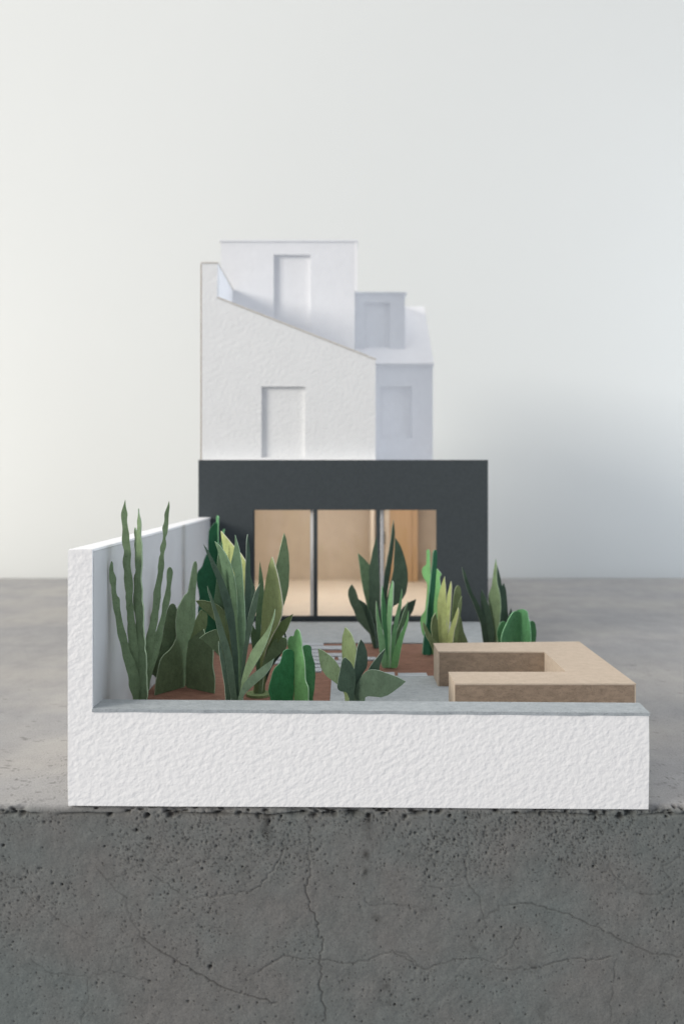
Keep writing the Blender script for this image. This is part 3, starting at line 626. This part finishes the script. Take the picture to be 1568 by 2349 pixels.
# bright green bush
A, ax = 18.4, 673.5; p = plant("bright_cactus", "rounded bright green paper cactus of crossed cards left of the path", "cactus", ax, A)
leaf(p, 'b', A, ax, 30, 'emerald', [(1100,1460),(1090,1420),(1060,1402),(1020,1405),(985,1430),(975,1480),(955,1550),(900,1600),(875,1650),(860,1720),(840,1780),(830,1850),(860,B),(1090,B),(1098,1700)], "pad", dy=-.03)
leaf(p, 'b', A, ax, -48, 'bright', [(1130,1185),(1155,1215),(1175,1310),(1180,1400),(1200,1500),(1210,1620),(1215,1740),(1245,1810),(1245,B),(1096,B),(1095,1480),(1060,1450),(1030,1380),(1030,1300),(1060,1260),(1095,1270),(1105,1215)], "pad")
leaf(p, 'b', A, ax, 15, 'leafy', [(1190,1370),(1240,1355),(1280,1370),(1285,1450),(1320,1560),(1325,1700),(1310,1850),(1295,B),(1110,B),(1110,1600)], "pad", dy=.05)
# small dark plant at the front
A, ax = 17.5, 811; p = plant("small_leafy_plant", "small dark green paper plant with six wide leaves at the front centre", "plant", ax, A)
leaf(p, 'c', A, ax, -42, 'olive', [(735,350),(760,370),(790,410),(820,490),(835,560),(825,640),(815,720),(815,900),(815,998),(790,998),(770,850),(740,760),(712,650),(708,520),(712,430)], dy=.1)
leaf(p, 'c', A, ax, -10, 'moss', [(500,537),(550,560),(610,605),(660,660),(690,705),(710,800),(765,900),(800,998),(750,998),(720,910),(660,845),(620,815),(570,780),(530,720),(510,640)])
leaf(p, 'c', A, ax, 8, 'dark', [(735,612),(790,660),(820,720),(832,790),(825,870),(815,930),(820,998),(785,998),(750,918),(690,915),(665,880),(680,790),(695,720),(710,640)], dy=-.15)
leaf(p, 'c', A, ax, -30, 'olive', [(722,905),(765,905),(785,998),(738,998)], "stem", dy=-.1)
leaf(p, 'c', A, ax, 22, 'dark', [(875,455),(905,490),(930,560),(935,640),(930,700),(890,760),(850,840),(835,998),(800,998),(810,850),(820,700),(835,600),(850,510)])
leaf(p, 'c', A, ax, 12, 'dark', [(1090,540),(1065,620),(1040,700),(1035,745),(940,800),(900,900),(870,998),(830,998),(880,850),(940,730),(990,650),(1040,590)], dy=.08)
leaf(p, 'c', A, ax, -12, 'deep', [(1270,828),(1200,790),(1120,760),(1050,735),(990,722),(935,728),(890,765),(850,830),(825,900),(805,998),(890,998),(925,955),(980,960),(1050,968),(1110,950),(1170,910),(1230,865)], dy=-.05)
# tall dark leafy plant before the doors
A, ax = 25.8, 861; p = plant("tall_leafy_plant", "tall dark green paper plant with long leaves before the glazed doors", "plant", ax, A)
BB = 1003
leaf(p, 'd', A, ax, 15, 'fern', [(218,338),(260,375),(300,420),(320,520),(330,700),(342,BB),(325,BB),(300,900),(285,720),(255,600),(235,480),(225,400)], dy=.1)
leaf(p, 'd', A, ax, -8, 'dark', [(345,215),(352,280),(358,400),(365,500),(372,560),(370,640),(360,800),(350,BB),(330,BB),(300,800),(285,700),(285,560),(295,440),(315,340)])
leaf(p, 'd', A, ax, 20, 'dark', [(465,108),(475,200),(465,300),(450,420),(435,520),(425,600),(400,800),(365,BB),(340,BB),(370,800),(390,600),(405,470),(425,360),(445,250),(455,160)])
leaf(p, 'd', A, ax, 5, 'dark', [(475,230),(510,280),(540,360),(560,440),(565,530),(550,620),(510,680),(460,710),(420,760),(380,880),(355,BB),(340,BB),(370,850),(410,700),(440,560),(465,450),(470,330)], dy=.06)
leaf(p, 'd', A, ax, 10, 'deep', [(175,553),(200,590),(220,655),(260,740),(300,860),(335,940),(348,BB),(328,BB),(300,900),(260,860),(215,810),(190,740),(165,690),(148,630),(150,590)], dy=-.06)
leaf(p, 'd', A, ax, -25, 'dark', [(180,650),(225,660),(270,690),(295,730),(320,800),(340,900),(348,BB),(330,BB),(300,900),(250,830),(215,740)], dy=-.1)
leaf(p, 'd', A, ax, 20, 'dark', [(622,658),(600,740),(560,800),(520,870),(440,920),(380,970),(360,BB),(345,BB),(400,900),(470,820),(520,730),(560,685)], dy=-.03)
# bright green blades
A, ax = 23.1, 889; p = plant("spiky_plant", "small bright green paper plant of narrow upright blades on the brown soil", "plant", ax, A)
leaf(p, 'd', A, ax, 15, 'spring', [(345,670),(360,760),(385,860),(405,960),(425,1137),(385,1137),(365,1000),(350,870),(342,760)], dy=-.05)
leaf(p, 'd', A, ax, 30, 'leafy', [(388,565),(400,640),(415,740),(420,850),(435,1000),(445,1137),(408,1137),(405,950),(385,800),(380,660)])
leaf(p, 'd', A, ax, -45, 'spring', [(455,530),(462,545),(460,650),(450,760),(445,880),(440,1000),(442,1137),(420,1137),(425,950),(418,820),(422,700),(435,600)], dy=-.08)
leaf(p, 'd', A, ax, -10, 'spring', [(520,585),(525,600),(520,700),(500,800),(485,900),(472,1000),(462,1137),(425,1137),(440,1000),(460,860),(480,760),(505,670)], dy=.04)
leaf(p, 'd', A, ax, -20, 'bright', [(568,735),(565,820),(540,900),(520,980),(505,1060),(490,1137),(440,1137),(470,1000),(500,920),(530,860),(555,790)], dy=-.1)
leaf(p, 'd', A, ax, 20, 'fern', [(565,672),(560,740),(540,820),(500,920),(470,1020),(455,1130),(440,1130),(460,980),(490,880),(530,760)], dy=.1)
# two-tone cactus
A, ax = 24.8, 983; p = plant("lobed_cactus", "two-tone green paper cactus with a round lobe by the right edge of the glazed doors", "cactus", ax, A)
leaf(p, 'e', A, ax, 42, 'pine', [(205,190),(225,178),(245,190),(245,300),(240,420),(250,560),(245,700),(240,900),(230,1100),(190,1290),(180,1390),(80,1390),(95,1200),(125,1000),(135,850),(160,650),(180,450),(195,300)], "pad", dy=-.05)
leaf(p, 'e', A, ax, -45, 'bright', [(120,178),(155,175),(160,300),(168,450),(172,620),(160,850),(150,1000),(150,1390),(110,1390),(105,1200),(70,1140),(50,1020),(65,930),(105,880),(115,780),(125,680),(130,560),(85,500),(65,430),(80,375),(120,355)], "pad", dy=.1)
leaf(p, 'e', A, ax, -40, 'bright', [(240,395),(270,430),(295,465),(270,490),(275,560),(285,640),(270,750),(240,1000),(200,1390),(180,1390),(200,900),(225,600)], "pad", dy=.15)
# lime blades behind the bench
A, ax = 23.4, 1018; p = plant("lime_plant", "pale lime paper plant of upright blades behind the bench's left end", "plant", ax, A)
leaf(p, 'e', A, ax, -30, 'lime', [(328,485),(340,600),(345,750),(352,900),(355,1100),(350,1400),(340,1520),(300,1520),(275,1300),(255,1100),(245,900),(245,780),(270,650),(300,560)])
leaf(p, 'e', A, ax, -50, 'lime', [(400,540),(408,600),(403,720),(395,850),(385,1000),(365,1200),(345,1520),(320,1520),(355,1250),(358,1000),(350,850),(355,720),(375,640)], dy=.05)
leaf(p, 'e', A, ax, 15, 'olive', [(450,640),(465,600),(490,588),(512,605),(522,680),(510,780),(480,850),(450,920),(430,1100),(400,1500),(370,1500),(400,1100),(420,850),(435,720)], dy=.2)
leaf(p, 'e', A, ax, 10, 'sage', [(527,712),(530,800),(515,900),(500,1040),(490,1150),(470,1300),(400,1520),(360,1520),(420,1250),(450,1050),(480,860),(500,780)], dy=.02)
leaf(p, 'e', A, ax, -45, 'lime', [(482,842),(490,900),(470,1000),(440,1100),(420,1240),(370,1520),(330,1520),(350,1300),(370,1150),(400,1050),(440,950)], dy=-.05)
leaf(p, 'e', A, ax, 20, 'sage', [(82,1005),(110,1040),(150,1120),(200,1200),(260,1245),(290,1400),(320,1520),(290,1520),(220,1400),(170,1260),(120,1180),(90,1090)], dy=-.1)
leaf(p, 'e', A, ax, 15, 'olive', [(515,950),(530,1000),(550,1120),(600,1240),(540,1500),(400,1500),(430,1200),(480,1050)], dy=.12)
leaf(p, 'e', A, ax, 25, 'olive', [(190,960),(230,900),(250,1000),(265,1200),(300,1520),(260,1520),(200,1250),(175,1080)], dy=.1)
# dark spiky plant at right
A, ax = 25.7, 1127; p = plant("dark_spiky_plant", "dark green spiky paper agave beside the right corner of the charcoal extension", "plant", ax, A)
leaf(p, 'e', A, ax, 12, 'dark', [(530,380),(570,440),(600,540),(650,680),(720,800),(770,900),(840,1100),(880,1325),(790,1325),(765,1180),(745,1030),(700,900),(640,750),(590,640),(555,520)])
leaf(p, 'e', A, ax, -15, 'dark', [(752,635),(790,700),(830,800),(870,950),(900,1100),(900,1325),(840,1325),(820,1100),(770,950),(745,800),(740,700)], dy=-.1)
leaf(p, 'e', A, ax, -35, 'moss', [(915,280),(925,350),(925,450),(930,560),(965,700),(975,850),(960,1000),(930,1325),(870,1325),(870,1100),(850,900),(830,760),(835,690),(870,600),(890,430)], dy=.02)
leaf(p, 'e', A, ax, 20, 'dark', [(925,340),(965,470),(990,600),(1010,560),(1035,640),(1050,800),(1060,950),(1030,1100),(960,1325),(900,1325),(930,1000),(950,800),(935,560),(920,450)], dy=.1)
leaf(p, 'e', A, ax, 10, 'dark', [(1095,850),(1105,900),(1080,1000),(1040,1100),(980,1325),(930,1325),(1000,1100),(1060,950)], dy=.15)
# round green bush at right
A, ax = 24.3, 1193; p = plant("round_cactus", "rounded mid green paper cactus, rightmost plant behind the bench", "cactus", ax, A)
leaf(p, 'e', A, ax, 30, 'leafy', [(1150,880),(1185,885),(1210,930),(1220,1000),(1225,1440),(980,1440),(980,1200),(1000,1120),(1040,1030),(1080,950),(1110,900)], "pad", dy=-.03)
leaf(p, 'e', A, ax, -48, 'leafy', [(1150,875),(1200,860),(1245,865),(1280,890),(1285,950),(1305,1020),(1315,1120),(1320,1440),(1220,1440),(1215,1000),(1190,910)], "pad")
leaf(p, 'e', A, ax, 3, 'leafy', [(930,1150),(945,1070),(980,1005),(1020,1000),(1050,1030),(1180,1100),(1300,1010),(1340,990),(1370,1020),(1385,1120),(1370,1300),(1340,1440),(980,1440),(945,1240)], "pad", dy=.15)
